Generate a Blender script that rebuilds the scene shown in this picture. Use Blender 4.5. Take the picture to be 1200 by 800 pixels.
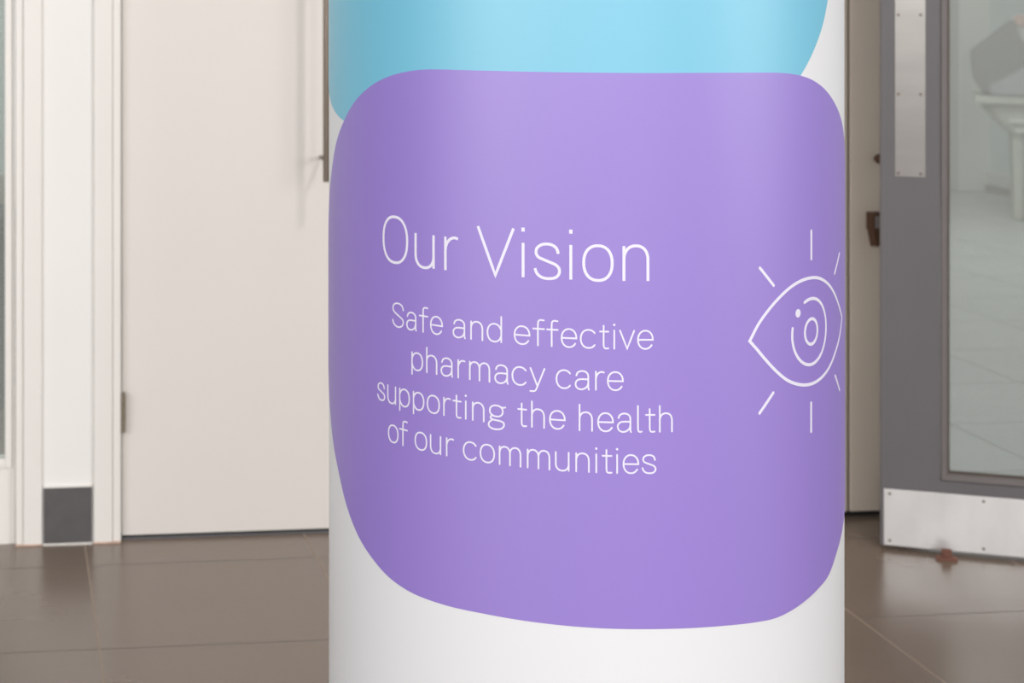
import bpy, bmesh, math, random
from mathutils import Vector, Matrix
PI = math.pi
S = bpy.context.scene
for o in list(bpy.data.objects):
    bpy.data.objects.remove(o)
C = S.collection

# ------------------------------------------------------------------ camera
TH = 0.10973                                   # camera heading, to the right of the wall's normal
cam_d = bpy.data.cameras.new('camera')
cam = bpy.data.objects.new('camera', cam_d); C.objects.link(cam)
cam.location = (0, 0, 1.5)
cam.rotation_euler = (PI/2, 0, -TH)
cam_d.sensor_width = 36.0
cam_d.lens = 2066.92 * 36.0 / 1200.0           # a rise-and-shift lens, level camera
cam_d.shift_x = (600 - 237.28) / 1200.0
cam_d.shift_y = -(400 + 16.58) / 1200.0
cam_d.clip_start = 0.05; cam_d.clip_end = 100
cam_d.dof.use_dof = True
cam_d.dof.focus_distance = 2.38
cam_d.dof.aperture_fstop = 7.0
S.camera = cam

# ------------------------------------------------------------------ light
S.view_settings.view_transform = 'Standard'
S.view_settings.look = 'None'
S.view_settings.exposure = -0.52
S.view_settings.gamma = 1.0
S.view_settings.use_curve_mapping = False
W = bpy.data.worlds.new('world'); S.world = W; W.use_nodes = True
bg = W.node_tree.nodes['Background']
bg.inputs[0].default_value = (0.95, 0.97, 1.0, 1)
bg.inputs[1].default_value = 0.36

def area(name, loc, target, size, power, col=(1, 1, 1), size_y=None):
    d = bpy.data.lights.new(name, 'AREA'); d.energy = power; d.color = col
    d.shape = 'RECTANGLE'; d.size = size; d.size_y = size_y or size
    o = bpy.data.objects.new(name, d); C.objects.link(o)
    o.location = loc
    o.rotation_euler = (Vector(target) - Vector(loc)).to_track_quat('-Z', 'Y').to_euler()
    return o
area('daylight_front', (-1.2, -5.0, 3.3), (0.85, 2.5, 1.35), 12.5, 880, (1.0, 0.995, 0.985), 3.2)
area('daylight_side', (-5.2, -1.0, 2.4), (0.6, 2.6, 1.2), 3.5, 210, (1.0, 0.99, 0.98), 2.6)
area('daylight_atrium', (6.0, -1.2, 2.6), (0.9, 2.6, 1.2), 3.5, 260, (1.0, 0.995, 0.99), 2.6)
area('ceiling_spot', (2.29, 2.45, 4.3), (0.8, 4.7, 0.8), 0.26, 62, (1.0, 0.96, 0.90))
area('room_beyond_fill', (4.6, 9.6, 3.2), (5.2, 9.6, 0), 2.6, 190, (1.0, 1.0, 1.0))  # unseen fill, added to set the brightness of the room behind the glass

area('hall_fill', (-1.4, 5.7, 2.8), (-1.2, 6.0, 0), 1.0, 130)  # added fill with no visible fitting; lifts the enclosed hall behind the left pane

# ------------------------------------------------------------------ materials
def lin(c):
    return tuple(((v/255)/12.92 if v/255 <= 0.04045 else ((v/255+0.055)/1.055)**2.4) for v in c) + (1,)

def mat(name, rgb, rough=0.5, metal=0.0, spec=0.5, var=0.0, scale=8.0, bump=0.0, bscale=60.0, stretch=(1, 1, 1), rvar=0.0):
    m = bpy.data.materials.new(name); m.use_nodes = True
    nt = m.node_tree; b = nt.nodes['Principled BSDF']
    b.inputs['Base Color'].default_value = lin(rgb)
    b.inputs['Roughness'].default_value = rough
    b.inputs['Metallic'].default_value = metal
    b.inputs['Specular IOR Level'].default_value = spec
    tc = nt.nodes.new('ShaderNodeTexCoord')
    mp = nt.nodes.new('ShaderNodeMapping'); mp.inputs['Scale'].default_value = stretch
    nt.links.new(tc.outputs['Object'], mp.inputs['Vector'])
    if var or rvar:
        n = nt.nodes.new('ShaderNodeTexNoise'); n.inputs['Scale'].default_value = scale
        n.inputs['Detail'].default_value = 5
        nt.links.new(mp.outputs[0], n.inputs['Vector'])
        if var:
            mr = nt.nodes.new('ShaderNodeMapRange')
            mr.inputs[1].default_value = 0.3; mr.inputs[2].default_value = 0.7
            mr.inputs[3].default_value = 1 - var; mr.inputs[4].default_value = 1 + var
            nt.links.new(n.outputs[0], mr.inputs[0])
            mx = nt.nodes.new('ShaderNodeVectorMath'); mx.operation = 'SCALE'
            mx.inputs[0].default_value = lin(rgb)[:3]
            nt.links.new(mr.outputs[0], mx.inputs['Scale'])
            nt.links.new(mx.outputs[0], b.inputs['Base Color'])
        if rvar:
            mq = nt.nodes.new('ShaderNodeMapRange')
            mq.inputs[1].default_value = 0.3; mq.inputs[2].default_value = 0.7
            mq.inputs[3].default_value = rough - rvar; mq.inputs[4].default_value = rough + rvar
            nt.links.new(n.outputs[0], mq.inputs[0]); nt.links.new(mq.outputs[0], b.inputs['Roughness'])
    if bump:
        n2 = nt.nodes.new('ShaderNodeTexNoise'); n2.inputs['Scale'].default_value = bscale
        n2.inputs['Detail'].default_value = 3
        nt.links.new(mp.outputs[0], n2.inputs['Vector'])
        bp = nt.nodes.new('ShaderNodeBump'); bp.inputs['Strength'].default_value = bump
        bp.inputs['Distance'].default_value = 0.002
        nt.links.new(n2.outputs[0], bp.inputs['Height']); nt.links.new(bp.outputs[0], b.inputs['Normal'])
    return m

M = {}
M['wall']    = mat('white_wall_paint', (234, 231, 227), 0.6, spec=0.3, var=0.012, scale=2.5, bump=0.08, bscale=300)
M['gloss']   = mat('white_gloss_woodwork', (230, 226, 221), 0.42, spec=0.4, var=0.012, scale=3)
M['door']    = mat('white_door_paint', (224, 218, 212), 0.42, spec=0.4, var=0.012, scale=2.0)
M['cream']   = mat('cream_panel_paint', (214, 200, 186), 0.5, spec=0.35, var=0.02, scale=4)
M['dirt']    = mat('grimy_caulk', (205, 176, 158), 0.8, var=0.15, scale=30)
M['skirt']   = mat('dark_grey_skirting_tile', (88, 85, 86), 0.5, var=0.10, scale=22)
M['dark']    = mat('dark_gap', (30, 27, 26), 0.8, var=0.1)
M['alu']     = mat('aluminium_threshold', (120, 120, 124), 0.4, metal=0.7, var=0.05)
M['steel']   = mat('brushed_steel', (122, 111, 101), 0.35, metal=1.0, var=0.05, scale=60, stretch=(1, 1, 0.05))
M['hinge']   = mat('worn_steel_hinge', (150, 138, 124), 0.38, metal=0.9, var=0.12, scale=80)
M['plate']   = mat('satin_aluminium_plate', (222, 220, 219), 0.40, metal=0.78, var=0.10, scale=9, rvar=0.10, stretch=(1, 1, 0.5))
M['push']    = mat('satin_steel_push_plate', (160, 156, 152), 0.30, metal=0.85, var=0.05, scale=10, stretch=(0.4, 1, 2))
M['screw']   = mat('screw_head', (120, 108, 96), 0.45, metal=0.8)
M['grey']    = mat('grey_door_paint', (104, 101, 103), 0.5, spec=0.35, var=0.03, scale=6)
M['bead']    = mat('grey_glazing_bead_paint', (110, 104, 103), 0.5, spec=0.35, var=0.05, scale=18)
M['seal']    = mat('brown_glazing_seal', (80, 68, 60), 0.7, var=0.1, scale=40)
M['bronze']  = mat('brown_bronze', (92, 64, 46), 0.5, metal=0.3, var=0.12, scale=50)
M['keyhole'] = mat('grey_lock_face', (140, 130, 130), 0.5, metal=0.3, var=0.12, scale=120)
M['rust']    = mat('rust_brown_stop', (112, 72, 58), 0.7, var=0.12, scale=60)
M['vwhite']  = mat('white_vinyl_wrap', (224, 224, 226), 0.46, spec=0.9, bump=0.05, bscale=400)
M['vcyan']   = mat('cyan_vinyl_print', (106, 184, 210), 0.46, spec=0.9, bump=0.05, bscale=400)
M['vpurple'] = mat('purple_vinyl_print', (142, 116, 198), 0.46, spec=0.9, bump=0.05, bscale=400)
for k in ('vwhite', 'vcyan', 'vpurple'):        # clear satin laminate over the print
    b = M[k].node_tree.nodes['Principled BSDF']
    b.inputs['Coat Weight'].default_value = 0.55; b.inputs['Coat Roughness'].default_value = 0.5
M['letter']  = mat('white_printed_lettering', (226, 222, 236), 0.46, spec=0.9)
M['pale']    = mat('pale_wall_paint_beyond', (202, 207, 206), 0.6, var=0.02, scale=2)
M['beige']   = mat('beige_panel_beyond', (176, 170, 158), 0.6, var=0.04, scale=3)
M['skbeyond'] = mat('taupe_skirting_beyond', (142, 136, 128), 0.6)
M['ledge']   = mat('light_skirting_board', (205, 204, 198), 0.6)
M['fabric']  = mat('grey_fabric', (124, 121, 120), 0.9, var=0.05, scale=40)
M['fabric2'] = mat('light_grey_fabric', (158, 156, 158), 0.9, var=0.05, scale=40)
M['table']   = mat('pale_table_laminate', (182, 182, 170), 0.6, var=0.03)
M['tdark']   = mat('grey_table_frame', (142, 140, 132), 0.6, var=0.03)
M['carton']  = mat('white_carton', (205, 202, 198), 0.7, var=0.03)
M['pink']    = mat('pinkish_carton_flap', (190, 160, 148), 0.8, var=0.1, scale=30)
M['unit']    = mat('dark_grey_bench_beyond', (78, 79, 81), 0.6, var=0.05)

def tile_mat(name, rgb, x0, y0, sx, sy, groutx, grouty, w, rough, spec=0.5):
    m = bpy.data.materials.new(name); m.use_nodes = True
    nt = m.node_tree; N = nt.nodes; Lk = nt.links; b = N['Principled BSDF']
    tc = N.new('ShaderNodeTexCoord'); sp = N.new('ShaderNodeSeparateXYZ')
    Lk.new(tc.outputs['Object'], sp.inputs[0])
    def mth(op, a, v=None, c=None):
        n = N.new('ShaderNodeMath'); n.operation = op
        for i, q in enumerate((a, v, c)):
            if q is None: continue
            if isinstance(q, (int, float)): n.inputs[i].default_value = q
            else: Lk.new(q, n.inputs[i])
        return n.outputs[0]
    def line(sock, o, s):
        d = mth('DIVIDE', mth('SUBTRACT', sock, o), s)
        f = mth('SUBTRACT', d, mth('ROUND', d))
        return mth('LESS_THAN', mth('ABSOLUTE', f), w/2/s), mth('FLOOR', d)
    lx, ix = line(sp.outputs[0], x0, sx)
    ly, iy = line(sp.outputs[1], y0, sy)
    n1 = N.new('ShaderNodeTexNoise'); n1.inputs['Scale'].default_value = 2.2; n1.inputs['Detail'].default_value = 4
    n2 = N.new('ShaderNodeTexNoise'); n2.inputs['Scale'].default_value = 90; n2.inputs['Detail'].default_value = 3
    Lk.new(tc.outputs['Object'], n1.inputs['Vector']); Lk.new(tc.outputs['Object'], n2.inputs['Vector'])
    wn = N.new('ShaderNodeTexWhiteNoise'); wn.noise_dimensions = '2D'
    cb = N.new('ShaderNodeCombineXYZ'); Lk.new(ix, cb.inputs[0]); Lk.new(iy, cb.inputs[1]); Lk.new(cb.outputs[0], wn.inputs['Vector'])
    k = mth('ADD', mth('MULTIPLY', mth('SUBTRACT', n1.outputs[0], 0.5), 0.22), 1.0)
    k = mth('ADD', k, mth('MULTIPLY', mth('SUBTRACT', n2.outputs[0], 0.5), 0.10))
    k = mth('ADD', k, mth('MULTIPLY', mth('SUBTRACT', wn.outputs[0], 0.5), 0.06))
    sc = N.new('ShaderNodeVectorMath'); sc.operation = 'SCALE'; sc.inputs[0].default_value = lin(rgb)[:3]
    Lk.new(k, sc.inputs['Scale'])
    m1 = N.new('ShaderNodeMix'); m1.data_type = 'RGBA'; m1.inputs[7].default_value = lin(grouty)
    Lk.new(ly, m1.inputs[0]); Lk.new(sc.outputs[0], m1.inputs[6])
    m2 = N.new('ShaderNodeMix'); m2.data_type = 'RGBA'; m2.inputs[7].default_value = lin(groutx)
    Lk.new(lx, m2.inputs[0]); Lk.new(m1.outputs[2], m2.inputs[6])
    Lk.new(m2.outputs[2], b.inputs['Base Color'])
    r = mth('ADD', mth('MULTIPLY', mth('SUBTRACT', n1.outputs[0], 0.5), 0.12), rough)
    r = mth('ADD', r, mth('MULTIPLY', mth('MAXIMUM', lx, ly), 0.4))
    Lk.new(r, b.inputs['Roughness'])
    b.inputs['Specular IOR Level'].default_value = spec
    bp = N.new('ShaderNodeBump'); bp.inputs['Strength'].default_value = 0.25; bp.inputs['Distance'].default_value = 0.001
    Lk.new(mth('SUBTRACT', mth('MULTIPLY', n2.outputs[0], 0.15), mth('MAXIMUM', lx, ly)), bp.inputs['Height'])
    Lk.new(bp.outputs[0], b.inputs['Normal'])
    return m
M['floor'] = tile_mat('brown_porcelain_tile', (117, 101, 89), 0.205, 4.570, 0.600, 0.578, (146, 127, 111), (94, 84, 74), 0.0042, 0.26, 0.8)  # joints running away from view paler: grazing reflection painted into the grout colour
M['floor2'] = tile_mat('pale_grey_tile', (178, 179, 177), 0.205, 4.570, 0.600, 0.578, (140, 140, 136), (140, 140, 136), 0.012, 0.35)

def glass_mat(name, tint, milk, milkamt, refl):
    m = bpy.data.materials.new(name); m.use_nodes = True
    nt = m.node_tree; N = nt.nodes; Lk = nt.links
    for n in list(N):
        if n.type != 'OUTPUT_MATERIAL': N.remove(n)
    out = [n for n in N if n.type == 'OUTPUT_MATERIAL'][0]
    t = N.new('ShaderNodeBsdfTransparent'); t.inputs[0].default_value = lin(tint)
    d = N.new('ShaderNodeBsdfDiffuse'); d.inputs[0].default_value = lin(milk)
    g = N.new('ShaderNodeBsdfGlossy'); g.inputs['Roughness'].default_value = 0.04
    g.inputs[0].default_value = (0.9, 0.95, 0.95, 1)
    a = N.new('ShaderNodeMixShader'); a.inputs[0].default_value = milkamt
    Lk.new(t.outputs[0], a.inputs[1]); Lk.new(d.outputs[0], a.inputs[2])
    lw = N.new('ShaderNodeFresnel'); lw.inputs[0].default_value = 1.45
    b = N.new('ShaderNodeMixShader')
    mm = N.new('ShaderNodeMath'); mm.operation = 'MULTIPLY'; mm.inputs[1].default_value = refl
    Lk.new(lw.outputs[0], mm.inputs[0]); Lk.new(mm.outputs[0], b.inputs[0])
    Lk.new(a.outputs[0], b.inputs[1]); Lk.new(g.outputs[0], b.inputs[2])
    Lk.new(b.outputs[0], out.inputs[0])
    return m
M['glass'] = glass_mat('greenish_door_glass', (232, 236, 234), (196, 197, 193), 0.25, 1.0)

# ------------------------------------------------------------------ helpers
def link(name, bm, m, parent=None, smooth=False):
    bmesh.ops.recalc_face_normals(bm, faces=bm.faces[:])
    me = bpy.data.meshes.new(name); bm.to_mesh(me); bm.free()
    me.materials.append(m)
    if smooth:
        for p in me.polygons: p.use_smooth = True
    o = bpy.data.objects.new(name, me); C.objects.link(o)
    if parent is not None: o.parent = parent
    return o

def bx(bm, x0, x1, y0, y1, z0, z1, bev=0.0, seg=2, rot=None):
    r = bmesh.ops.create_cube(bm, size=1.0)
    vs = r['verts']
    mx = Matrix.Translation(((x0+x1)/2, (y0+y1)/2, (z0+z1)/2)) @ (rot or Matrix.Identity(4)) @ Matrix.Diagonal((x1-x0, y1-y0, z1-z0, 1))
    bmesh.ops.transform(bm, matrix=mx, verts=vs)
    if bev:
        es = list({e for v in vs for e in v.link_edges})
        bmesh.ops.bevel(bm, geom=es, offset=bev, segments=seg, affect='EDGES', profile=0.5)
    return bm

def box(name, x0, x1, y0, y1, z0, z1, m, parent=None, bev=0.0, seg=2):
    return link(name, bx(bmesh.new(), x0, x1, y0, y1, z0, z1, bev, seg), m, parent)

def prism_z(bm, prof, z0, z1):
    """profile in x,y swept up z"""
    a = [bm.verts.new((x, y, z0)) for x, y in prof]
    b = [bm.verts.new((x, y, z1)) for x, y in prof]
    n = len(prof)
    for i in range(n):
        bm.faces.new((a[i], a[(i+1) % n], b[(i+1) % n], b[i]))
    bm.faces.new(a); bm.faces.new(b)
    return bm

def cyl(bm, p0, p1, r0, r1=None, seg=24):
    p0, p1 = Vector(p0), Vector(p1); d = p1 - p0
    mx = Matrix.Translation((p0+p1)/2) @ d.to_track_quat('Z', 'Y').to_matrix().to_4x4()
    bmesh.ops.create_cone(bm, cap_ends=True, segments=seg, radius1=r0, radius2=r0 if r1 is None else r1, depth=d.length, matrix=mx)
    return bm

def tube(bm, pts, r, seg=20):
    pts = [Vector(p) for p in pts]; rings = []
    for i, p in enumerate(pts):
        t = (pts[min(i+1, len(pts)-1)] - pts[max(i-1, 0)]).normalized()
        ref = Vector((1, 0, 0)) if abs(t.x) < 0.9 else Vector((0, 1, 0))
        u = t.cross(ref).normalized(); v = t.cross(u).normalized()
        rings.append([bm.verts.new(p + r*(math.cos(2*PI*k/seg)*u + math.sin(2*PI*k/seg)*v)) for k in range(seg)])
    for a, b in zip(rings, rings[1:]):
        for k in range(seg):
            bm.faces.new((a[k], a[(k+1) % seg], b[(k+1) % seg], b[k]))
    bm.faces.new(rings[0]); bm.faces.new(rings[-1])
    return bm

def empty(name, loc, rz=0.0):
    o = bpy.data.objects.new(name, None); C.objects.link(o)
    o.empty_display_size = 0.1
    o.location = loc; o.rotation_euler = (0, 0, rz)
    return o

def tag(o, label=None, cat=None, group=None, kind=None):
    if label: o['label'] = label
    if cat: o['category'] = cat
    if group: o['group'] = group
    if kind: o['kind'] = kind
    return o
def struct(o, label, cat):
    return tag(o, label, cat, kind='structure')

# ------------------------------------------------------------------ the setting
WN = 4.755                     # the face of the back wall
struct(box('floor', -4.0, 6.0, -4.0, 4.80, -0.06, 0.0, M['floor']), 'brown square porcelain floor tiles with thin grout lines', 'floor')

# back wall: left pier with the short skirting tile, lintel over the doors, middle pier behind the pillar
bm = bmesh.new()
bx(bm, 0.091, 0.228, WN, WN+0.16, 0.0, 2.9)
bx(bm, -1.4, 2.56, WN, WN+0.16, 2.12, 2.9)
bx(bm, 1.60, 1.72, WN, WN+0.16, 0.0, 2.12)
bx(bm, -1.4, -0.95, WN, WN+0.16, 0.0, 2.12)
struct(link('wall_back', bm, M['wall']), 'white painted wall strip between the glazed white door and the flush white door', 'wall')

# short skirting tile on the pier
bt = empty('baseboard_back', (0.159, WN, 0.0))
struct(bt, 'short dark grey skirting tile at the foot of the white wall strip', 'skirting tile')
bm = bmesh.new(); bx(bm, -0.064, 0.064, -0.009, 0.0, 0.006, 0.152, 0.0012)
link('tile', bm, M['skirt'], bt)
bm = bmesh.new(); bx(bm, -0.066, 0.066, -0.010, 0.0, 0.1535, 0.1575, 0.001); bx(bm, -0.066, 0.066, -0.009, 0.0, 0.0, 0.0045)
o = link('sealant', bm, M['gloss'], bt); o['label'] = 'white sealant bead'

# ---- door_1: glazed white door at the left edge of the view
d1 = empty('door_1', (0.018, 4.772, 0.0))
struct(d1, 'white panelled door with a tall glass pane at the far left', 'door')
# local: leaf runs towards -x ; glass begins at x = -0.026
gx = -0.0265
bm = bmesh.new()
bx(bm, gx-0.0, 0.0, 0.0, 0.044, 0.0, 2.04)
bx(bm, -0.86, gx, 0.0, 0.044, 0.0, 0.229)
bx(bm, -0.86, gx, 0.0, 0.044, 1.92, 2.04)
bx(bm, -0.86, -0.86+0.09, 0.0, 0.044, 0.229, 1.92)
link('leaf', bm, M['gloss'], d1)
bm = bmesh.new()
def bead_frame(bm, x0, x1, z0, z1, w, y0, y1):
    bx(bm, x0, x0+w, y0, y1, z0, z1, 0.002); bx(bm, x1-w, x1, y0, y1, z0, z1, 0.002)
    bx(bm, x0+w, x1-w, y0, y1, z0, z0+w, 0.002); bx(bm, x0+w, x1-w, y0, y1, z1-w, z1, 0.002)
bead_frame(bm, -0.78, gx+0.019, 0.205, 1.93, 0.019, -0.006, 0.004)
link('glazing_bead', bm, M['gloss'], d1)
link('glass_pane', bx(bmesh.new(), -0.765, gx+0.004, 0.020, 0.026, 0.215, 1.925), M['glass'], d1)

def architrave(name, x0, x1, stop, side, label):
    """flat frame board with a rounded stop bead on one side"""
    o = bmesh.new()
    bx(o, x0, x1, WN-0.009, WN+0.10, 0.0, 2.10, 0.003)
    a, b = (x1, stop) if side > 0 else (stop, x0)
    bx(o, a, b, WN-0.003, WN+0.10, 0.0, 2.10, 0.004, 3)
    return struct(link(name, o, M['gloss']), label, 'door frame')
t1 = architrave('trim_1', 0.0405, 0.0905, 0.0195, -1, 'white wooden frame post on the right of the glazed white door')
t2 = architrave('trim_2', 0.2285, 0.279, 0.3030, 1, 'white wooden frame post on the hinge side of the flush white door')
# grubby line of caulk where the posts meet the floor
for t, xa, xb in ((t1, 0.019, 0.091), (t2, 0.228, 0.302)):
    bm = bmesh.new(); bx(bm, xa, xb, WN-0.0115, WN-0.004, 0.0, 0.005, 0.0015)
    link('caulk_line', bm, M['dirt'], t)

# ---- door_2: flush white door with hinge and pull handle
d2 = empty('door_2', (0.3065, 4.777, 0.0))
struct(d2, 'plain flush white door with a small hinge and steel pull handle left of the pillar', 'door')
link('leaf', bx(bmesh.new(), 0.0, 0.632, 0.0, 0.044, 0.0105, 2.06, 0.0015), M['door'], d2)
bm = bmesh.new(); bx(bm, 0.0, 1.27, 0.004, 0.05, 0.0, 0.010)
o = link('threshold', bm, M['dark'], d2); o['label'] = 'dark gap strip'
o = box('threshold_bar', 0.0, 1.27, -0.004, 0.003, 0.0, 0.0050, M['alu'], d2, 0.001); o['label'] = 'thin grey metal bar'
hg = None
bm = bmesh.new()
bx(bm, -0.0085, -0.0005, -0.0215, 0.01, 0.296, 0.399, 0.0006)
bx(bm, 0.0025, 0.0085, -0.0215, 0.01, 0.296, 0.399, 0.0006)
hg = link('hinge', bm, M['hinge'], d2); hg['label'] = 'small worn steel butt hinge'
bm = bmesh.new()
for k in range(5):
    z0 = 0.2955 + k*0.0210
    cyl(bm, (0.001, -0.024, z0), (0.001, -0.024, z0+0.0206), 0.0048, seg=24)
link('knuckle', bm, M['hinge'], hg)
# pull handle: round bar held off the leaf by two pillars
hx = 0.8535 - 0.3065; hy = -0.086
bm = bmesh.new()
cyl(bm, (hx, hy, 0.972), (hx, hy, 1.60), 0.0095, seg=32)
hd = link('handle', bm, M['steel'], d2); hd['label'] = 'straight steel bar handle'
bm = bmesh.new()
for z in (1.030, 1.54):
    cyl(bm, (hx, hy, z), (hx, 0.0, z), 0.0055, seg=20)
link('handle_stem', bm, M['steel'], hd, True)
# the other leaf of the pair (behind the pillar)
link('second_leaf', bx(bmesh.new(), 0.636, 1.268, 0.0, 0.044, 0.0105, 2.06, 0.0015), M['door'], d2)
o = architrave('trim_3', 1.60, 1.64, 1.577, -1, 'white frame post behind the pillar at the far side of the flush doors')

# ---- door_3: cream panels right of the pillar
d3 = empty('door_3', (1.74, WN, 0.0))
struct(d3, 'cream door panel seen in the narrow gap right of the pillar', 'door')
link('leaf', bx(bmesh.new(), 0.0, 2.3585-1.74, 0.0, 0.05, 0.014, 2.10, 0.003), M['cream'], d3)
o = box('plinth', 0.0, 2.3585-1.74, 0.010, 0.05, 0.0, 0.0135, M['dark'], d3); o['label'] = 'dark gap at floor'
d4 = empty('door_4', (2.366, WN, 0.0))
struct(d4, 'cream panel beside the grey door with a brown latch fixed to it', 'door')
link('leaf', bx(bmesh.new(), 0.0, 0.194, 0.0, 0.05, 0.014, 2.10, 0.003), M['cream'], d4)
o = box('plinth', -0.006, 0.194, 0.010, 0.05, 0.0, 0.0135, M['dark'], d4); o['label'] = 'dark gap at floor'
o = box('joint', -0.0075, 0.0, 0.012, 0.05, 0.014, 2.10, M['seal'], d4); o['label'] = 'dark joint between the panels'
# brown latch: square face, sloping lower half
bm = bmesh.new(); bx(bm, 0.046, 0.098, -0.042, 0.0, 0.812, 0.862, 0.002)
lt = link('latch', bm, M['bronze'], d4); lt['label'] = 'brown metal latch block'
bm = bmesh.new()
prof = [(0.0, 0.8125), (-0.038, 0.8125), (-0.034, 0.768), (0.0, 0.764)]
va = [bm.verts.new((xx, y, z)) for (y, z), xx in zip(prof, (0.050, 0.050, 0.060, 0.060))]
vb = [bm.verts.new((0.098, y, z)) for y, z in prof]
for i in range(4):
    bm.faces.new((va[i], va[(i+1) % 4], vb[(i+1) % 4], vb[i]))
bm.faces.new(va); bm.faces.new(vb)
link('wedge', bm, M['bronze'], lt)
bm = bmesh.new(); bx(bm, 0.052, 0.073, -0.0440, -0.0418, 0.820, 0.854, 0.001)
o = link('lock_face', bm, M['keyhole'], lt); o['label'] = 'grey metal face'
bm = bmesh.new(); bmesh.ops.create_uvsphere(bm, u_segments=20, v_segments=12, radius=0.014, matrix=Matrix.Translation((0.078, -0.016, 1.012)))
cyl(bm, (0.078, -0.012, 1.012), (0.078, 0.0, 1.012), 0.008)
o = link('knob', bm, M['bronze'], d4, True); o['label'] = 'small round brown knob'
# end return of the back wall
struct(box('wall_right', 2.562, 2.60, WN+0.05, WN+0.20, 0.0, 2.9, M['cream']), 'cream wall end hidden behind the open grey door', 'wall')

# ------------------------------------------------------------------ the room beyond the grey door, and beyond the left pane
struct(box('floor_beyond', 2.60, 9.0, 4.80, 14.6, -0.06, 0.0, M['floor2']), 'pale grey tiled floor seen through the glass of the grey door', 'floor')
bm = bmesh.new()
bx(bm, 7.12, 7.30, 4.8, 12.2, 0.0, 3.0)
struct(link('wall_beyond_right', bm, M['pale']), 'pale wall seen through the glass of the grey door', 'wall')
bm = bmesh.new(); bx(bm, 7.085, 7.12, 4.8, 12.2, 0.0, 0.055, 0.003)
sk = struct(link('baseboard_beyond', bm, M['skbeyond']), 'taupe skirting strip along the pale wall behind the glass', 'skirting')
bm = bmesh.new(); bx(bm, 7.09, 7.12, 4.8, 12.2, 0.056, 0.15, 0.004)
link('ledge', bm, M['ledge'], sk)
bm = bmesh.new(); bx(bm, 6.89, 7.135, 12.17, 12.4, 0.0, 3.0, 0.01)
struct(link('trim_4', bm, M['ledge']), 'pale narrow post at the corner behind the glass', 'post')
bm = bmesh.new(); bx(bm, 5.0, 9.0, 14.0, 14.2, 0.0, 3.0)
struct(link('wall_beyond_back', bm, M['beige']), 'beige end wall at the left edge of the glass', 'wall')
# left pane: low grey bench wall, beige band and pale wall
bm = bmesh.new(); bx(bm, -3.2, 1.0, 6.6, 6.75, 0.0, 3.0)
struct(link('wall_left', bm, M['pale']), 'pale wall seen through the pane of the glazed white door', 'wall')
struct(box('floor_hall', -3.2, 1.0, 4.80, 6.75, -0.06, 0.0, M['floor']), 'floor of the room behind the glazed white door', 'floor')
bm = bmesh.new(); bx(bm, -3.2, 1.0, 6.30, 6.6, 0.0, 0.683, 0.01)
struct(link('trim_5', bm, M['unit']), 'dark grey low wall behind the pane of the glazed white door', 'low wall')
bm = bmesh.new(); bx(bm, -3.2, 1.0, 6.585, 6.6, 0.69, 0.800, 0.004)
struct(link('trim_6', bm, M['beige']), 'beige band on the wall behind the pane of the glazed white door', 'wall band')

# ------------------------------------------------------------------ door_5: grey glazed door standing open
ANG = math.radians(-24.19)
d5 = empty('door_5', (2.3181, 4.4709, 0.0), ANG)
struct(d5, 'grey open door with glass pane and metal plates right of the pillar', 'door')
DW = 0.92
bm = bmesh.new()
bx(bm, -0.0075, 0.1395, 0.0, 0.044, 0.012, 2.05)
bx(bm, 0.1395, DW-0.14, 0.0, 0.044, 0.012, 0.1945)
bx(bm, 0.1395, DW-0.14, 0.0, 0.044, 1.90, 2.05)
bx(bm, DW-0.14, DW, 0.0, 0.044, 0.012, 2.05)
link('leaf', bm, M['grey'], d5)
bm = bmesh.new()
# bead: mitred frame, sloping in to the glass
def bead_ring(bm, x0, x1, z0, z1, w, yo, yi):
    o = [(x0, z0), (x1, z0), (x1, z1), (x0, z1)]
    i = [(x0+w, z0+w), (x1-w, z0+w), (x1-w, z1-w), (x0+w, z1-w)]
    m_ = [(x0+w*0.78, z0+w*0.78), (x1-w*0.78, z0+w*0.78), (x1-w*0.78, z1-w*0.78), (x0+w*0.78, z1-w*0.78)]
    g = [(x0+0.002, z0+0.002), (x1-0.002, z0+0.002), (x1-0.002, z1-0.002), (x0+0.002, z1-0.002)]
    rings = [[bm.verts.new((x, yy, z)) for x, z in r] for r, yy in ((o, 0.006), (o, yo+0.003), (g, yo), (m_, yo+0.001), (i, yi))]
    for a, b in zip(rings, rings[1:]):
        for k in range(4):
            bm.faces.new((a[k], a[(k+1) % 4], b[(k+1) % 4], b[k]))
bead_ring(bm, 0.1405, DW-0.141, 0.1955, 1.899, 0.0185, -0.003, 0.008)
link('glazing_bead', bm, M['bead'], d5)
bm = bmesh.new()
x0, x1, z0, z1 = 0.139, DW-0.1395, 0.194, 1.9005
for a in ((x0+0.0185, x0+0.0235, z0+0.0185, z1-0.0185), (x1-0.0235, x1-0.0185, z0+0.0185, z1-0.0185), (x0+0.0235, x1-0.0235, z0+0.0185, z0+0.0255), (x0+0.0235, x1-0.0235, z1-0.0255, z1-0.0185)):
    bx(bm, a[0], a[1], 0.007, 0.016, a[2], a[3])
o = link('glazing_seal', bm, M['seal'], d5); o['label'] = 'brown seal round the glass'
link('glass_pane', bx(bmesh.new(), 0.150, DW-0.15, 0.016, 0.022, 0.205, 1.89), M['glass'], d5)
def screws(parent, pts):
    for x, z in pts:
        bm = bmesh.new()
        cyl(bm, (x, -0.0024, z), (x, -0.0012, z), 0.0030, 0.0040, seg=16)
        bx(bm, x-0.0026, x+0.0026, -0.0027, -0.0023, z-0.0005, z+0.0005)
        link('screw', bm, M['screw'], parent)
kp = link('kick_plate', bx(bmesh.new(), 0.0, DW-0.006, -0.0015, 0.0, 0.0125, 0.1620, 0.0005, 1), M['plate'], d5)
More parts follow.
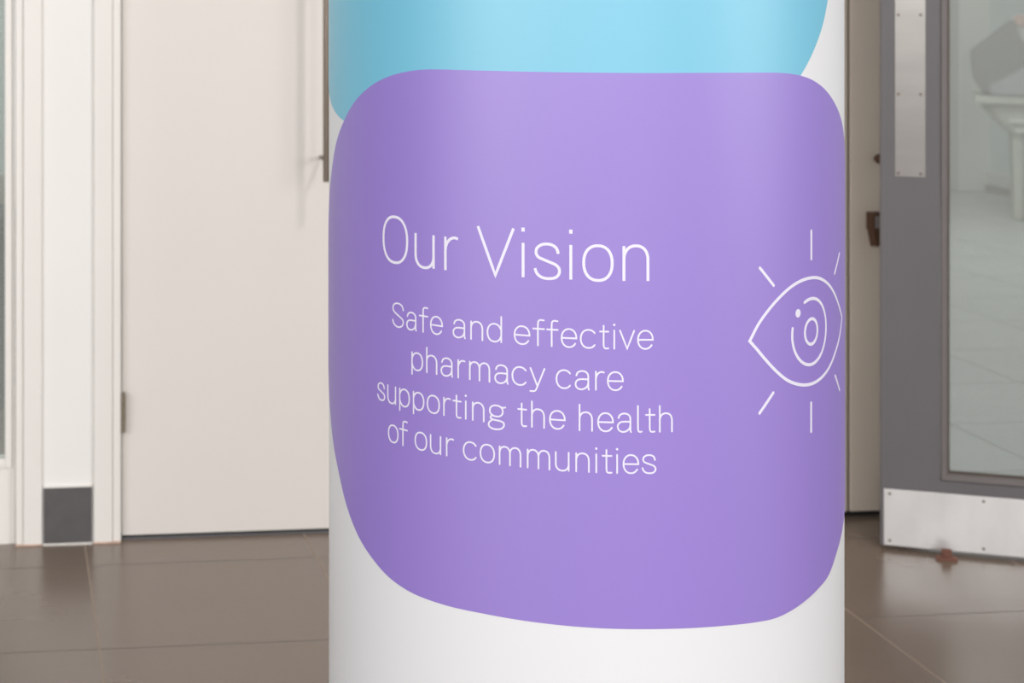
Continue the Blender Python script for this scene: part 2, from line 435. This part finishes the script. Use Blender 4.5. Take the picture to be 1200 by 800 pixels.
kp['label'] = 'bright brushed metal kick plate'
screws(kp, [(0.0149 + k*0.2296, z) for k in range(4) for z in (0.0255, 0.1497)])
pp = link('push_plate', bx(bmesh.new(), 0.0276, 0.1032, -0.0015, 0.0, 0.9935, 1.50, 0.0005, 1), M['push'], d5)
pp['label'] = 'satin metal push plate'
screws(pp, [(x, 1.002 + k*0.2105) for k in range(3) for x in (0.0362, 0.0912)])
bm = bmesh.new(); bx(bm, DW+0.004, DW+0.07, -0.02, 0.06, 0.0, 2.12, 0.003)
link('frame_post', bm, M['grey'], d5)

# floor door stop under the grey door
ds = empty('door_stop', (2.4395, 4.372, 0.0), ANG)
tag(ds, 'small rust brown doorstop on the floor under the kick plate of the grey door', 'doorstop')
bm = bmesh.new()
prof = [(-0.026, 0.0), (0.026, 0.0), (0.026, 0.006), (0.020, 0.009), (-0.020, 0.009), (-0.026, 0.006)]
a = [bm.verts.new((x, -0.014, z)) for x, z in prof]; b = [bm.verts.new((x, 0.012, z)) for x, z in prof]
for i in range(6): bm.faces.new((a[i], a[(i+1) % 6], b[(i+1) % 6], b[i]))
bm.faces.new(a); bm.faces.new(b)
link('base', bm, M['rust'], ds)
link('neck', bx(bmesh.new(), -0.013, 0.012, -0.011, -0.001, 0.008, 0.030, 0.003), M['rust'], ds)

# ------------------------------------------------------------------ things in the room beyond the glass
def prism_y(bm, prof, y0, y1):
    a = [bm.verts.new((x, y0, z)) for x, z in prof]; b = [bm.verts.new((x, y1, z)) for x, z in prof]; n = len(prof)
    for i in range(n): bm.faces.new((a[i], a[(i+1) % n], b[(i+1) % n], b[i]))
    bm.faces.new(a); bm.faces.new(b)
    bmesh.ops.bevel(bm, geom=bm.edges[:], offset=0.012, segments=2, affect='EDGES')
    return bm
tb = empty('table', (6.172, 10.70, 0.0), -0.50)
tag(tb, 'pale pedestal table with a slanted brace blurred behind the glass of the grey door', 'table')
link('tabletop', bx(bmesh.new(), -0.01, 0.62, 0.0, 0.62, 0.742, 0.795, 0.01), M['table'], tb)
link('pedestal', prism_y(bmesh.new(), [(0.05, 0.742), (0.57, 0.742), (0.42, 0.55), (0.42, 0.0), (0.22, 0.0), (0.22, 0.55)], 0.05, 0.55), M['table'], tb)
bm = bmesh.new(); cyl(bm, (0.035, 0.035, 0.735), (0.215, 0.035, 0.555), 0.014, seg=16)
link('brace', bm, M['tdark'], tb)
link('rail', bx(bmesh.new(), 0.225, 0.42, 0.02, 0.05, 0.565, 0.585, 0.004), M['ledge'], tb)
link('rail', bx(bmesh.new(), 0.190, 0.42, 0.02, 0.05, 0.625, 0.645, 0.004), M['ledge'], tb)
link('leg_panel', bx(bmesh.new(), 0.275, 0.37, 0.02, 0.05, 0.0, 0.56, 0.004), M['tdark'], tb)

ch = empty('padded_block', (6.172, 10.70, 0.796), -0.50)
tag(ch, 'grey angular padded block standing on the pale table behind the door glass', 'seat block')
link('body', prism_y(bmesh.new(), [(0.05, 0.002), (0.50, 0.002), (0.50, 0.25), (0.262, 0.34), (0.225, 0.495), (-0.035, 0.275), (-0.015, 0.10)], 0.03, 0.36), M['fabric'], ch)
link('cushion', prism_y(bmesh.new(), [(0.09, 0.0), (0.50, 0.0), (0.50, 0.235), (0.30, 0.20), (0.07, 0.06)], -0.01, 0.028), M['fabric2'], ch)
ct = empty('carton', (6.705, 10.868, 0.7955), -0.50)
tag(ct, 'white carton with a pinkish flap peeking over the grey padded block', 'box')
link('body', bx(bmesh.new(), -0.17, 0.10, -0.035, 0.06, 0.0, 0.50, 0.006), M['carton'], ct)
link('flap', bx(bmesh.new(), -0.15, 0.11, -0.050, -0.036, 0.44, 0.515, 0.005), M['pink'], ct)

# ------------------------------------------------------------------ the printed pillar
PX, PY, PR = 0.84944, 2.56290, 0.37338
FA = math.atan2(-PY, -PX)                     # direction from the axis towards the viewer
pl = empty('pillar', (PX, PY, 0.0), FA + PI/2)   # local -y faces front; +x is to the right along the print
tag(pl, 'round white pillar wrapped in purple and cyan print reading Our Vision', 'pillar')
def P(a, z, r=0.0):
    t = a / PR; R = PR + r
    return Vector((R*math.sin(t), -R*math.cos(t), z))
bm = bmesh.new()
prof = [(0.0, 0.0), (0.003, 0.0)]
n = 256
zs = [0.0, 0.02, 2.88, 2.90]
rings = [[bm.verts.new((PR*math.sin(2*PI*k/n), -PR*math.cos(2*PI*k/n), z)) for k in range(n)] for z in (0.0, 2.9)]
for k in range(n):
    bm.faces.new((rings[0][k], rings[0][(k+1) % n], rings[1][(k+1) % n], rings[1][k]))
link('shaft', bm, M['vwhite'], pl, True)

def spline(pts, n=8, closed=False):
    out = []; N = len(pts)
    rng = range(N if closed else N-1)
    for i in rng:
        if closed:
            p0, p1, p2, p3 = (pts[(i+k-1) % N] for k in range(4))
        else:
            p1, p2 = pts[i], pts[i+1]
            p0 = pts[i-1] if i else (2*p1[0]-p2[0], 2*p1[1]-p2[1])
            p3 = pts[i+2] if i+2 < N else (2*p2[0]-p1[0], 2*p2[1]-p1[1])
        # centripetal Catmull-Rom
        def tj(ti, a, b): return ti + max(math.hypot(a[0]-b[0], a[1]-b[1]), 1e-6)**0.5
        t0 = 0; t1 = tj(t0, p0, p1); t2 = tj(t1, p1, p2); t3 = tj(t2, p2, p3)
        for k in range(n):
            t = t1 + (t2-t1)*k/n
            def L(a, b, ta, tb): return tuple(((tb-t)*u + (t-ta)*v)/(tb-ta) for u, v in zip(a, b))
            A1, A2, A3 = L(p0, p1, t0, t1), L(p1, p2, t1, t2), L(p2, p3, t2, t3)
            B1, B2 = L(A1, A2, t0, t2), L(A2, A3, t1, t3)
            out.append(L(B1, B2, t1, t2))
    if not closed: out.append(tuple(pts[-1]))
    return out

def patch(name, top, bot, m, lift):
    """printed patch: two outlines from the leftmost to the rightmost point, bent round the shaft"""
    T, B = spline(top, 14), spline(bot, 14)
    def at(L, a):
        for p, q in zip(L, L[1:]):
            if p[0] <= a <= q[0] or q[0] <= a <= p[0]:
                f = (a-p[0])/((q[0]-p[0]) or 1e-9); return p[1] + f*(q[1]-p[1])
        return L[0][1] if a < L[0][0] else L[-1][1]
    a0, a1 = top[0][0], top[-1][0]
    n = 260
    aa = [(a0+a1)/2 - (a1-a0)/2*math.cos(PI*k/n) for k in range(n+1)]
    bm = bmesh.new(); cols = []
    for a in aa:
        zt, zb = at(T, a), at(B, a)
        if zt < zb + 1e-4: zt = zb + 1e-4
        cols.append([bm.verts.new(P(a, zb + (zt-zb)*j/6, lift)) for j in range(7)] )
    for c, d in zip(cols, cols[1:]):
        for j in range(6):
            bm.faces.new((c[j], d[j], d[j+1], c[j+1]))
    # rim of the film
    loop = [c[0] for c in cols] + [c[-1] for c in reversed(cols)]
    ri = []
    for v in loop:
        r = math.hypot(v.co.x, v.co.y); k = (PR-0.0002)/r
        ri.append((bm.verts.new(v.co), bm.verts.new((v.co.x*k, v.co.y*k, v.co.z))))
    for p, q in zip(ri, ri[1:] + ri[:1]):
        bm.faces.new((p[0], q[0], q[1], p[1]))
    return link(name, bm, m, pl, True)

cy_bot = [(-0.585, 1.64), (-0.580, 1.52), (-0.566, 1.43), (-0.5346, 1.3600), (-0.486, 1.3289), (-0.4425, 1.3136), (-0.4053, 1.3058), (-0.30, 1.297), (0.0, 1.292),
          (0.20, 1.305), (0.29, 1.345), (0.3294, 1.3812), (0.346, 1.3966), (0.3689, 1.4212), (0.3898, 1.4485), (0.4065, 1.4807), (0.440, 1.56), (0.452, 1.64)]
cy_top = [(-0.585, 1.64), (-0.57, 1.80), (-0.50, 1.95), (-0.36, 2.03), (-0.1, 2.05), (0.2, 2.04), (0.36, 1.97), (0.435, 1.82), (0.452, 1.64)]
o = patch('cyan_patch', cy_top, cy_bot, M['vcyan'], 0.0006); o['label'] = 'cyan rounded print'
pu_top = [(-0.545, 1.03), (-0.538, 1.105), (-0.5069, 1.1749), (-0.4772, 1.2215), (-0.4425, 1.27), (-0.4053, 1.3052), (-0.3674, 1.3351), (-0.3244, 1.3591), (-0.2851, 1.3742), (-0.2466, 1.3832),
          (-0.2131, 1.3874), (-0.1332, 1.3885), (-0.0638, 1.3884), (0.0091, 1.3883), (0.0882, 1.388), (0.169, 1.3878), (0.2486, 1.3867), (0.2795, 1.3858), (0.3068, 1.3837), (0.3286, 1.3805),
          (0.3548, 1.3746), (0.3843, 1.3643), (0.4144, 1.3502), (0.4457, 1.3321), (0.4731, 1.3139), (0.4987, 1.2906), (0.535, 1.24), (0.562, 1.15), (0.570, 1.03)]
pu_bot = [(-0.545, 1.03), (-0.538, 0.965), (-0.5150, 0.905), (-0.4911, 0.8697), (-0.4596, 0.827), (-0.4335, 0.7996), (-0.3923, 0.7536), (-0.3544, 0.7225), (-0.3201, 0.7033), (-0.2815, 0.687), (-0.2389, 0.6776),
          (-0.1814, 0.6741), (-0.1236, 0.6744), (-0.0483, 0.674), (0.0285, 0.6737), (0.0893, 0.6738), (0.1334, 0.6733), (0.194, 0.6719), (0.2378, 0.6701), (0.2754, 0.6695), (0.305, 0.6729), (0.3386, 0.6793),
          (0.3726, 0.6874), (0.4078, 0.6971), (0.4457, 0.7199), (0.4802, 0.739), (0.5133, 0.76), (0.545, 0.81), (0.565, 0.90), (0.570, 1.03)]
o = patch('purple_patch', pu_top, pu_bot, M['vpurple'], 0.0010); o['label'] = 'purple rounded print'

# ---- lettering: thin constant-width strokes bent round the shaft
def ribbon(bm, pts, w, lift=0.0013, closed=False, cap=False):
    q = [pts[0]]
    for p in pts[1:]:
        if math.hypot(p[0]-q[-1][0], p[1]-q[-1][1]) > 1e-5: q.append(p)
    if closed and math.hypot(q[0][0]-q[-1][0], q[0][1]-q[-1][1]) < 1e-5: q.pop()
    # subdivide long runs so that the strip follows the shaft
    r = []
    nq = len(q)
    for i in range(nq if closed else nq-1):
        a, b = q[i], q[(i+1) % nq]; k = max(1, int(abs(b[0]-a[0])/0.004))
        r += [(a[0]+(b[0]-a[0])*j/k, a[1]+(b[1]-a[1])*j/k) for j in range(k)]
    if not closed: r.append(q[-1])
    n = len(r); L, Rr = [], []
    for i in range(n):
        if closed: pa, pb = r[i-1], r[(i+1) % n]
        else: pa, pb = r[max(i-1, 0)], r[min(i+1, n-1)]
        d1 = (r[i][0]-pa[0], r[i][1]-pa[1]); d2 = (pb[0]-r[i][0], pb[1]-r[i][1])
        l1, l2 = math.hypot(*d1), math.hypot(*d2)
        if l1 < 1e-9: d1, l1 = d2, l2
        if l2 < 1e-9: d2, l2 = d1, l1
        d1 = (d1[0]/l1, d1[1]/l1); d2 = (d2[0]/l2, d2[1]/l2)
        tx, ty = d1[0]+d2[0], d1[1]+d2[1]; tl = math.hypot(tx, ty) or 1
        tx, ty = tx/tl, ty/tl
        c = max(0.45, tx*d1[0]+ty*d1[1])
        nx, ny = -ty*w/2/c, tx*w/2/c
        L.append((r[i][0]+nx, r[i][1]+ny)); Rr.append((r[i][0]-nx, r[i][1]-ny))
    def ring(u, v):
        return [bm.verts.new(P(u[0], u[1], lift)), bm.verts.new(P(v[0], v[1], lift)), bm.verts.new(P(v[0], v[1], 0.0008)), bm.verts.new(P(u[0], u[1], 0.0008))]
    rs = [ring(u, v) for u, v in zip(L, Rr)]
    pairs = list(zip(rs, rs[1:])) + ([(rs[-1], rs[0])] if closed else [])
    for a, b in pairs:
        for k in range(4):
            bm.faces.new((a[k], a[(k+1) % 4], b[(k+1) % 4], b[k]))
    if not closed:
        bm.faces.new(rs[0]); bm.faces.new(rs[-1])
    if cap:
        for p in (r[0], r[-1]): disc(bm, p, w/2, w/2, lift + 0.00004)

def disc(bm, c, rx, ry, lift=0.0013, n=24, square=False):
    pts = [(c[0]-rx, c[1]-ry), (c[0]+rx, c[1]-ry), (c[0]+rx, c[1]+ry), (c[0]-rx, c[1]+ry)] if square else \
          [(c[0]+rx*math.cos(2*PI*k/n), c[1]+ry*math.sin(2*PI*k/n)) for k in range(n)]
    a = [bm.verts.new(P(x, z, lift)) for x, z in pts]; b = [bm.verts.new(P(x, z, 0.0008)) for x, z in pts]
    bm.faces.new(a); bm.faces.new(b); m = len(pts)
    for i in range(m): bm.faces.new((a[i], a[(i+1) % m], b[(i+1) % m], b[i]))

def arc(cx, cy, rx, ry, a0, a1, n=20, p=2.25):
    out = []
    for k in range(n+1):
        t = math.radians(a0 + (a1-a0)*k/n); c, s = math.cos(t), math.sin(t)
        out.append((cx + rx*math.copysign(abs(c)**(2/p), c), cy + ry*math.copysign(abs(s)**(2/p), s)))
    return out

def glyph(ch, K, A):
    """strokes in a box 0..1 wide; y = 0 baseline, 1 x-height, K capital height, A ascender; returns (strokes, closed flags)"""
    e = arc
    if ch == 'O': return [(e(.5, K/2, .5, K/2, 0, 360, 48, 2.3), True)]
    if ch == 'o': return [(e(.5, .5, .5, .5, 0, 360, 40, 2.25), True)]
    if ch == 'u': return [([(0, 1.0), (0, .38)] + e(.5, .38, .5, .39, 180, 360, 24) + [(1, .5)], False), ([(1, 1), (1, 0)], False)]
    if ch == 'n': return [([(0, 0), (0, 1)], False), ([(0, .5)] + e(.5, .60, .5, .41, 180, 0, 24) + [(1, 0)], False)]
    if ch == 'h': return [([(0, 0), (0, A)], False), ([(0, .5)] + e(.5, .60, .5, .41, 180, 0, 24) + [(1, 0)], False)]
    if ch == 'm': return [([(0, 0), (0, 1)], False), ([(0, .5)] + e(.25, .62, .25, .39, 180, 0, 20) + [(.5, 0)], False), ([(.5, .5)] + e(.75, .62, .25, .39, 180, 0, 20) + [(1, 0)], False)]
    if ch == 'r': return [([(0, 0), (0, 1)], False), ([(0, .5)] + e(.78, .55, .78, .44, 180, 90, 14, 2.1) + [(1, .965)], False)]
    if ch == 'V': return [([(0, K), (.5, 0), (1, K)], False)]
    if ch == 'v': return [([(0, 1), (.5, 0.01), (1, 1)], False)]
    if ch == 'i': return [([(0, 0), (0, 1)], False)]
    if ch == 's': return [(spline([(.95, .73), (.88, .88), (.72, .97), (.49, 1.0), (.25, .965), (.08, .86), (.05, .73), (.13, .62), (.32, .555), (.60, .48), (.86, .40), (.985, .29), (.985, .17), (.87, .055), (.56, 0), (.28, .03), (.09, .13), (0, .28)], 5), False)]
    if ch == 'S': return [(spline([(1.0, .745*K), (.93, .88*K), (.74, .975*K), (.47, 1.0*K), (.20, .96*K), (.05, .86*K), (.03, .74*K), (.12, .64*K), (.36, .545*K), (.68, .445*K), (.93, .345*K), (1.0, .23*K), (.92, .10*K), (.72, .02*K), (.52, 0), (.28, .035*K), (.08, .14*K), (0, .27*K)], 5), False)]
    if ch == 'a': return [(spline([(.06, .75), (.15, .90), (.35, .985), (.58, 1.0), (.82, .93), (.94, .80), (.955, .68)], 5) + [(.955, .1), (1.0, -.01)], False),
                          ([(.955, .555), (.50, .555)] + spline([(.50, .555), (.22, .52), (.05, .41), (0, .27), (.06, .11), (.24, .01), (.45, -.01), (.70, .05), (.88, .18), (.955, .33)], 5), False)]
    if ch == 'f': return [([(.43, 0), (.43, A-.28)] + spline([(.43, A-.28), (.47, A-.08), (.62, A-.01), (.98, A-.02)], 5), False), ([(0, .92), (1, .92)], False)]
    if ch == 't': return [([(.43, 1.25), (.43, .25)] + spline([(.43, .25), (.47, .08), (.62, .005), (1.0, .01)], 5), False), ([(0, .93), (1, .93)], False)]
    if ch == 'e': return [([(.01, .50), (1, .50)] + e(.5, .5, .5, .5, 0, 326, 40, 2.15), False)]
    if ch == 'c': return [(e(.53, .5, .53, .5, 40, 320, 36, 2.15), False)]
    if ch == 'd': return [([(1, A), (1, 0)], False), (e(.5, .5, .5, .5, 38, 322, 36, 2.15) if False else [(1, .66)] + e(.5, .5, .5, .5, 35, 325, 34, 2.2) + [(1, .34)], False)]
    if ch == 'p': return [([(0, 1), (0, -.27)], False), ([(0, .66)] + e(.5, .5, .5, .5, 145, -145, 34, 2.2) + [(0, .34)], False)]
    if ch == 'y': return [([(0, 1), (.5, .02)], False), ([(1, 1), (.46, -.08)] + spline([(.46, -.08), (.36, -.23), (.22, -.28), (0.0, -.28)], 5), False)]
    if ch == 'l': return [([(0, A), (0, .25)] + spline([(0, .25), (.08, .08), (.35, .005), (1.0, .01)], 5), False)]
    if ch == 'g': return [(e(.46, .68, .39, .31, 0, 360, 36), True), ([(.72, .91), (.82, .90), (1.0, .93)], False),
                          (spline([(.24, .44), (.13, .34), (.12, .26), (.24, .19), (.42, .165)], 5), False),
                          (spline([(.42, .165), (.70, .14), (.90, .05), (.92, -.10), (.80, -.26), (.52, -.34), (.24, -.33), (.04, -.23), (0, -.09), (.08, .06), (.24, .17)], 5), False)]
    raise KeyError(ch)

def text_line(label, items, base, xh, K, A, w, square=False):
    bm = bmesh.new()
    for ch, a0, a1 in items:
        wd = a1 - a0
        for k, (st, closed) in enumerate(glyph(ch, K, A)):
            ribbon(bm, [(a0 + x*wd, base + y*xh) for x, y in st], w, 0.0013 + 0.00012*k, closed=closed, cap=not (square or closed))
        if ch == 'i':
            disc(bm, (a0, base + (1.385 if square else 1.31)*xh), w*(.58 if square else .72), w*(.70 if square else .72), square=square)
    o = link('lettering', bm, M['letter'], pl); o['label'] = label
    return o
HEAD = [('O', -0.2921, -0.245), ('u', -0.2298, -0.1994), ('r', -0.1807, -0.1616), ('V', -0.1327, -0.084), ('i', -0.0714, -0.0714), ('s', -0.0561, -0.0245), ('i', -0.0103, -0.0103), ('o', 0.0059, 0.0417), ('n', 0.0565, 0.0871)]
B1 = [('S', -0.2727, -0.2522), ('a', -0.2455, -0.2289), ('f', -0.2226, -0.2091), ('e', -0.2041, -0.1857), ('a', -0.1685, -0.1513), ('n', -0.1424, -0.1263), ('d', -0.1192, -0.1004), ('e', -0.0826, -0.063), ('f', -0.0582, -0.0442), ('f', -0.0404, -0.0268), ('e', -0.0219, -0.0033), ('c', 0.0022, 0.0207), ('t', 0.0264, 0.0369), ('i', 0.0443, 0.0443), ('v', 0.0516, 0.0695), ('e', 0.0744, 0.0934)]
B2 = [('p', -0.2361, -0.2178), ('h', -0.2106, -0.1945), ('a', -0.1871, -0.1701), ('r', -0.1612, -0.1517), ('m', -0.1442, -0.1165), ('a', -0.1087, -0.0917), ('c', -0.0855, -0.0669), ('y', -0.0619, -0.0437), ('c', -0.0284, -0.0103), ('a', -0.0043, 0.0124), ('r', 0.0212, 0.0312), ('e', 0.0362, 0.0552)]
B3 = [('s', -0.3048, -0.2897), ('u', -0.2829, -0.2672), ('p', -0.2589, -0.2411), ('p', -0.2335, -0.2157), ('o', -0.2096, -0.1904), ('r', -0.183, -0.1735), ('t', -0.1686, -0.1574), ('i', -0.1501, -0.1501), ('n', -0.14, -0.1244), ('g', -0.1176, -0.0949), ('t', -0.0778, -0.0672), ('h', -0.0599, -0.0442), ('e', -0.0368, -0.0179), ('h', 0.0007, 0.0164), ('e', 0.024, 0.0427), ('a', 0.0487, 0.0654), ('l', 0.0743, 0.0792), ('t', 0.0846, 0.0958), ('h', 0.1025, 0.1185)]
B4 = [('o', -0.2814, -0.2625), ('f', -0.2588, -0.245), ('o', -0.2304, -0.2111), ('u', -0.2043, -0.1883), ('r', -0.1787, -0.1685), ('c', -0.1532, -0.1345), ('o', -0.129, -0.11), ('m', -0.1026, -0.0747), ('m', -0.0654, -0.0374), ('u', -0.0293, -0.013), ('n', -0.0035, 0.0124), ('i', 0.0217, 0.0217), ('t', 0.0296, 0.0409), ('i', 0.0479, 0.0479), ('e', 0.056, 0.0748), ('s', 0.0802, 0.0971)]
text_line('large thin white heading Our Vision', HEAD, 1.1210, 0.0447, 1.40, 1.40, 0.0037, True)
for lab, it, bz in (('small white line Safe and effective', B1, 1.0338), ('small white line pharmacy care', B2, 0.9804),
                    ('small white line supporting the health', B3, 0.9273), ('small white line of our communities', B4, 0.8741)):
    text_line(lab, it, bz, 0.0233, 1.38, 1.42, 0.0021)

# ---- eye emblem: outline, iris arc, pupil ring, glint and six rays
em = empty('eye_emblem', (0, 0, 0)); em.parent = pl; em['label'] = 'white line drawing of an eye with rays'
EX, EZ, LW = 0.3545, 1.0375, 0.0042
up = spline([(0.2312, EZ), (0.2468, 1.0595), (0.2705, 1.0810), (0.2962, 1.0970), (0.3187, 1.1055), (0.3445, 1.1090), (0.3700, 1.1072), (0.3960, 1.0990), (0.4239, 1.0836), (0.4530, 1.0600), (0.4778, EZ)], 6)
lo = spline([(0.4778, EZ), (0.4620, 1.0160), (0.4370, 0.9965), (0.4100, 0.9800), (0.3830, 0.9705), (0.3545, 0.9668), (0.3260, 0.9700), (0.3000, 0.9790), (0.2780, 0.9935), (0.2580, 1.0110), (0.2440, 1.0250), (0.2312, EZ)], 6)
bm = bmesh.new(); ribbon(bm, up + lo[1:-1], LW, closed=True); link('eye_outline', bm, M['letter'], em)
ic = (0.3540, 1.0370)
bm = bmesh.new()
ribbon(bm, [(ic[0] + 0.0445*math.cos(math.radians(t)), ic[1] + 0.0440*math.sin(math.radians(t))) for t in range(112, -193, -4)], LW, cap=True)
link('iris', bm, M['letter'], em)
bm = bmesh.new(); ribbon(bm, [(ic[0]+0.0008 + 0.0165*math.cos(math.radians(t)), ic[1] + 0.0170*math.sin(math.radians(t))) for t in range(0, 360, 8)], LW, closed=True)
link('pupil', bm, M['letter'], em)
bm = bmesh.new(); disc(bm, (0.3223, 1.0652), 0.0056, 0.0056); link('glint', bm, M['letter'], em)
for a, b in (((0.3545, 1.1717), (0.3545, 1.1342)), ((0.2482, 1.1316), (0.2729, 1.1067)), ((0.4590, 1.1290), (0.4330, 1.1050)),
             ((0.2477, 0.9421), (0.2720, 0.9660)), ((0.3540, 0.9413), (0.3540, 0.9031)), ((0.4361, 0.9640), (0.4598, 0.9400))):
    bm = bmesh.new(); ribbon(bm, [a, b], LW*0.95, cap=True); link('ray', bm, M['letter'], em)
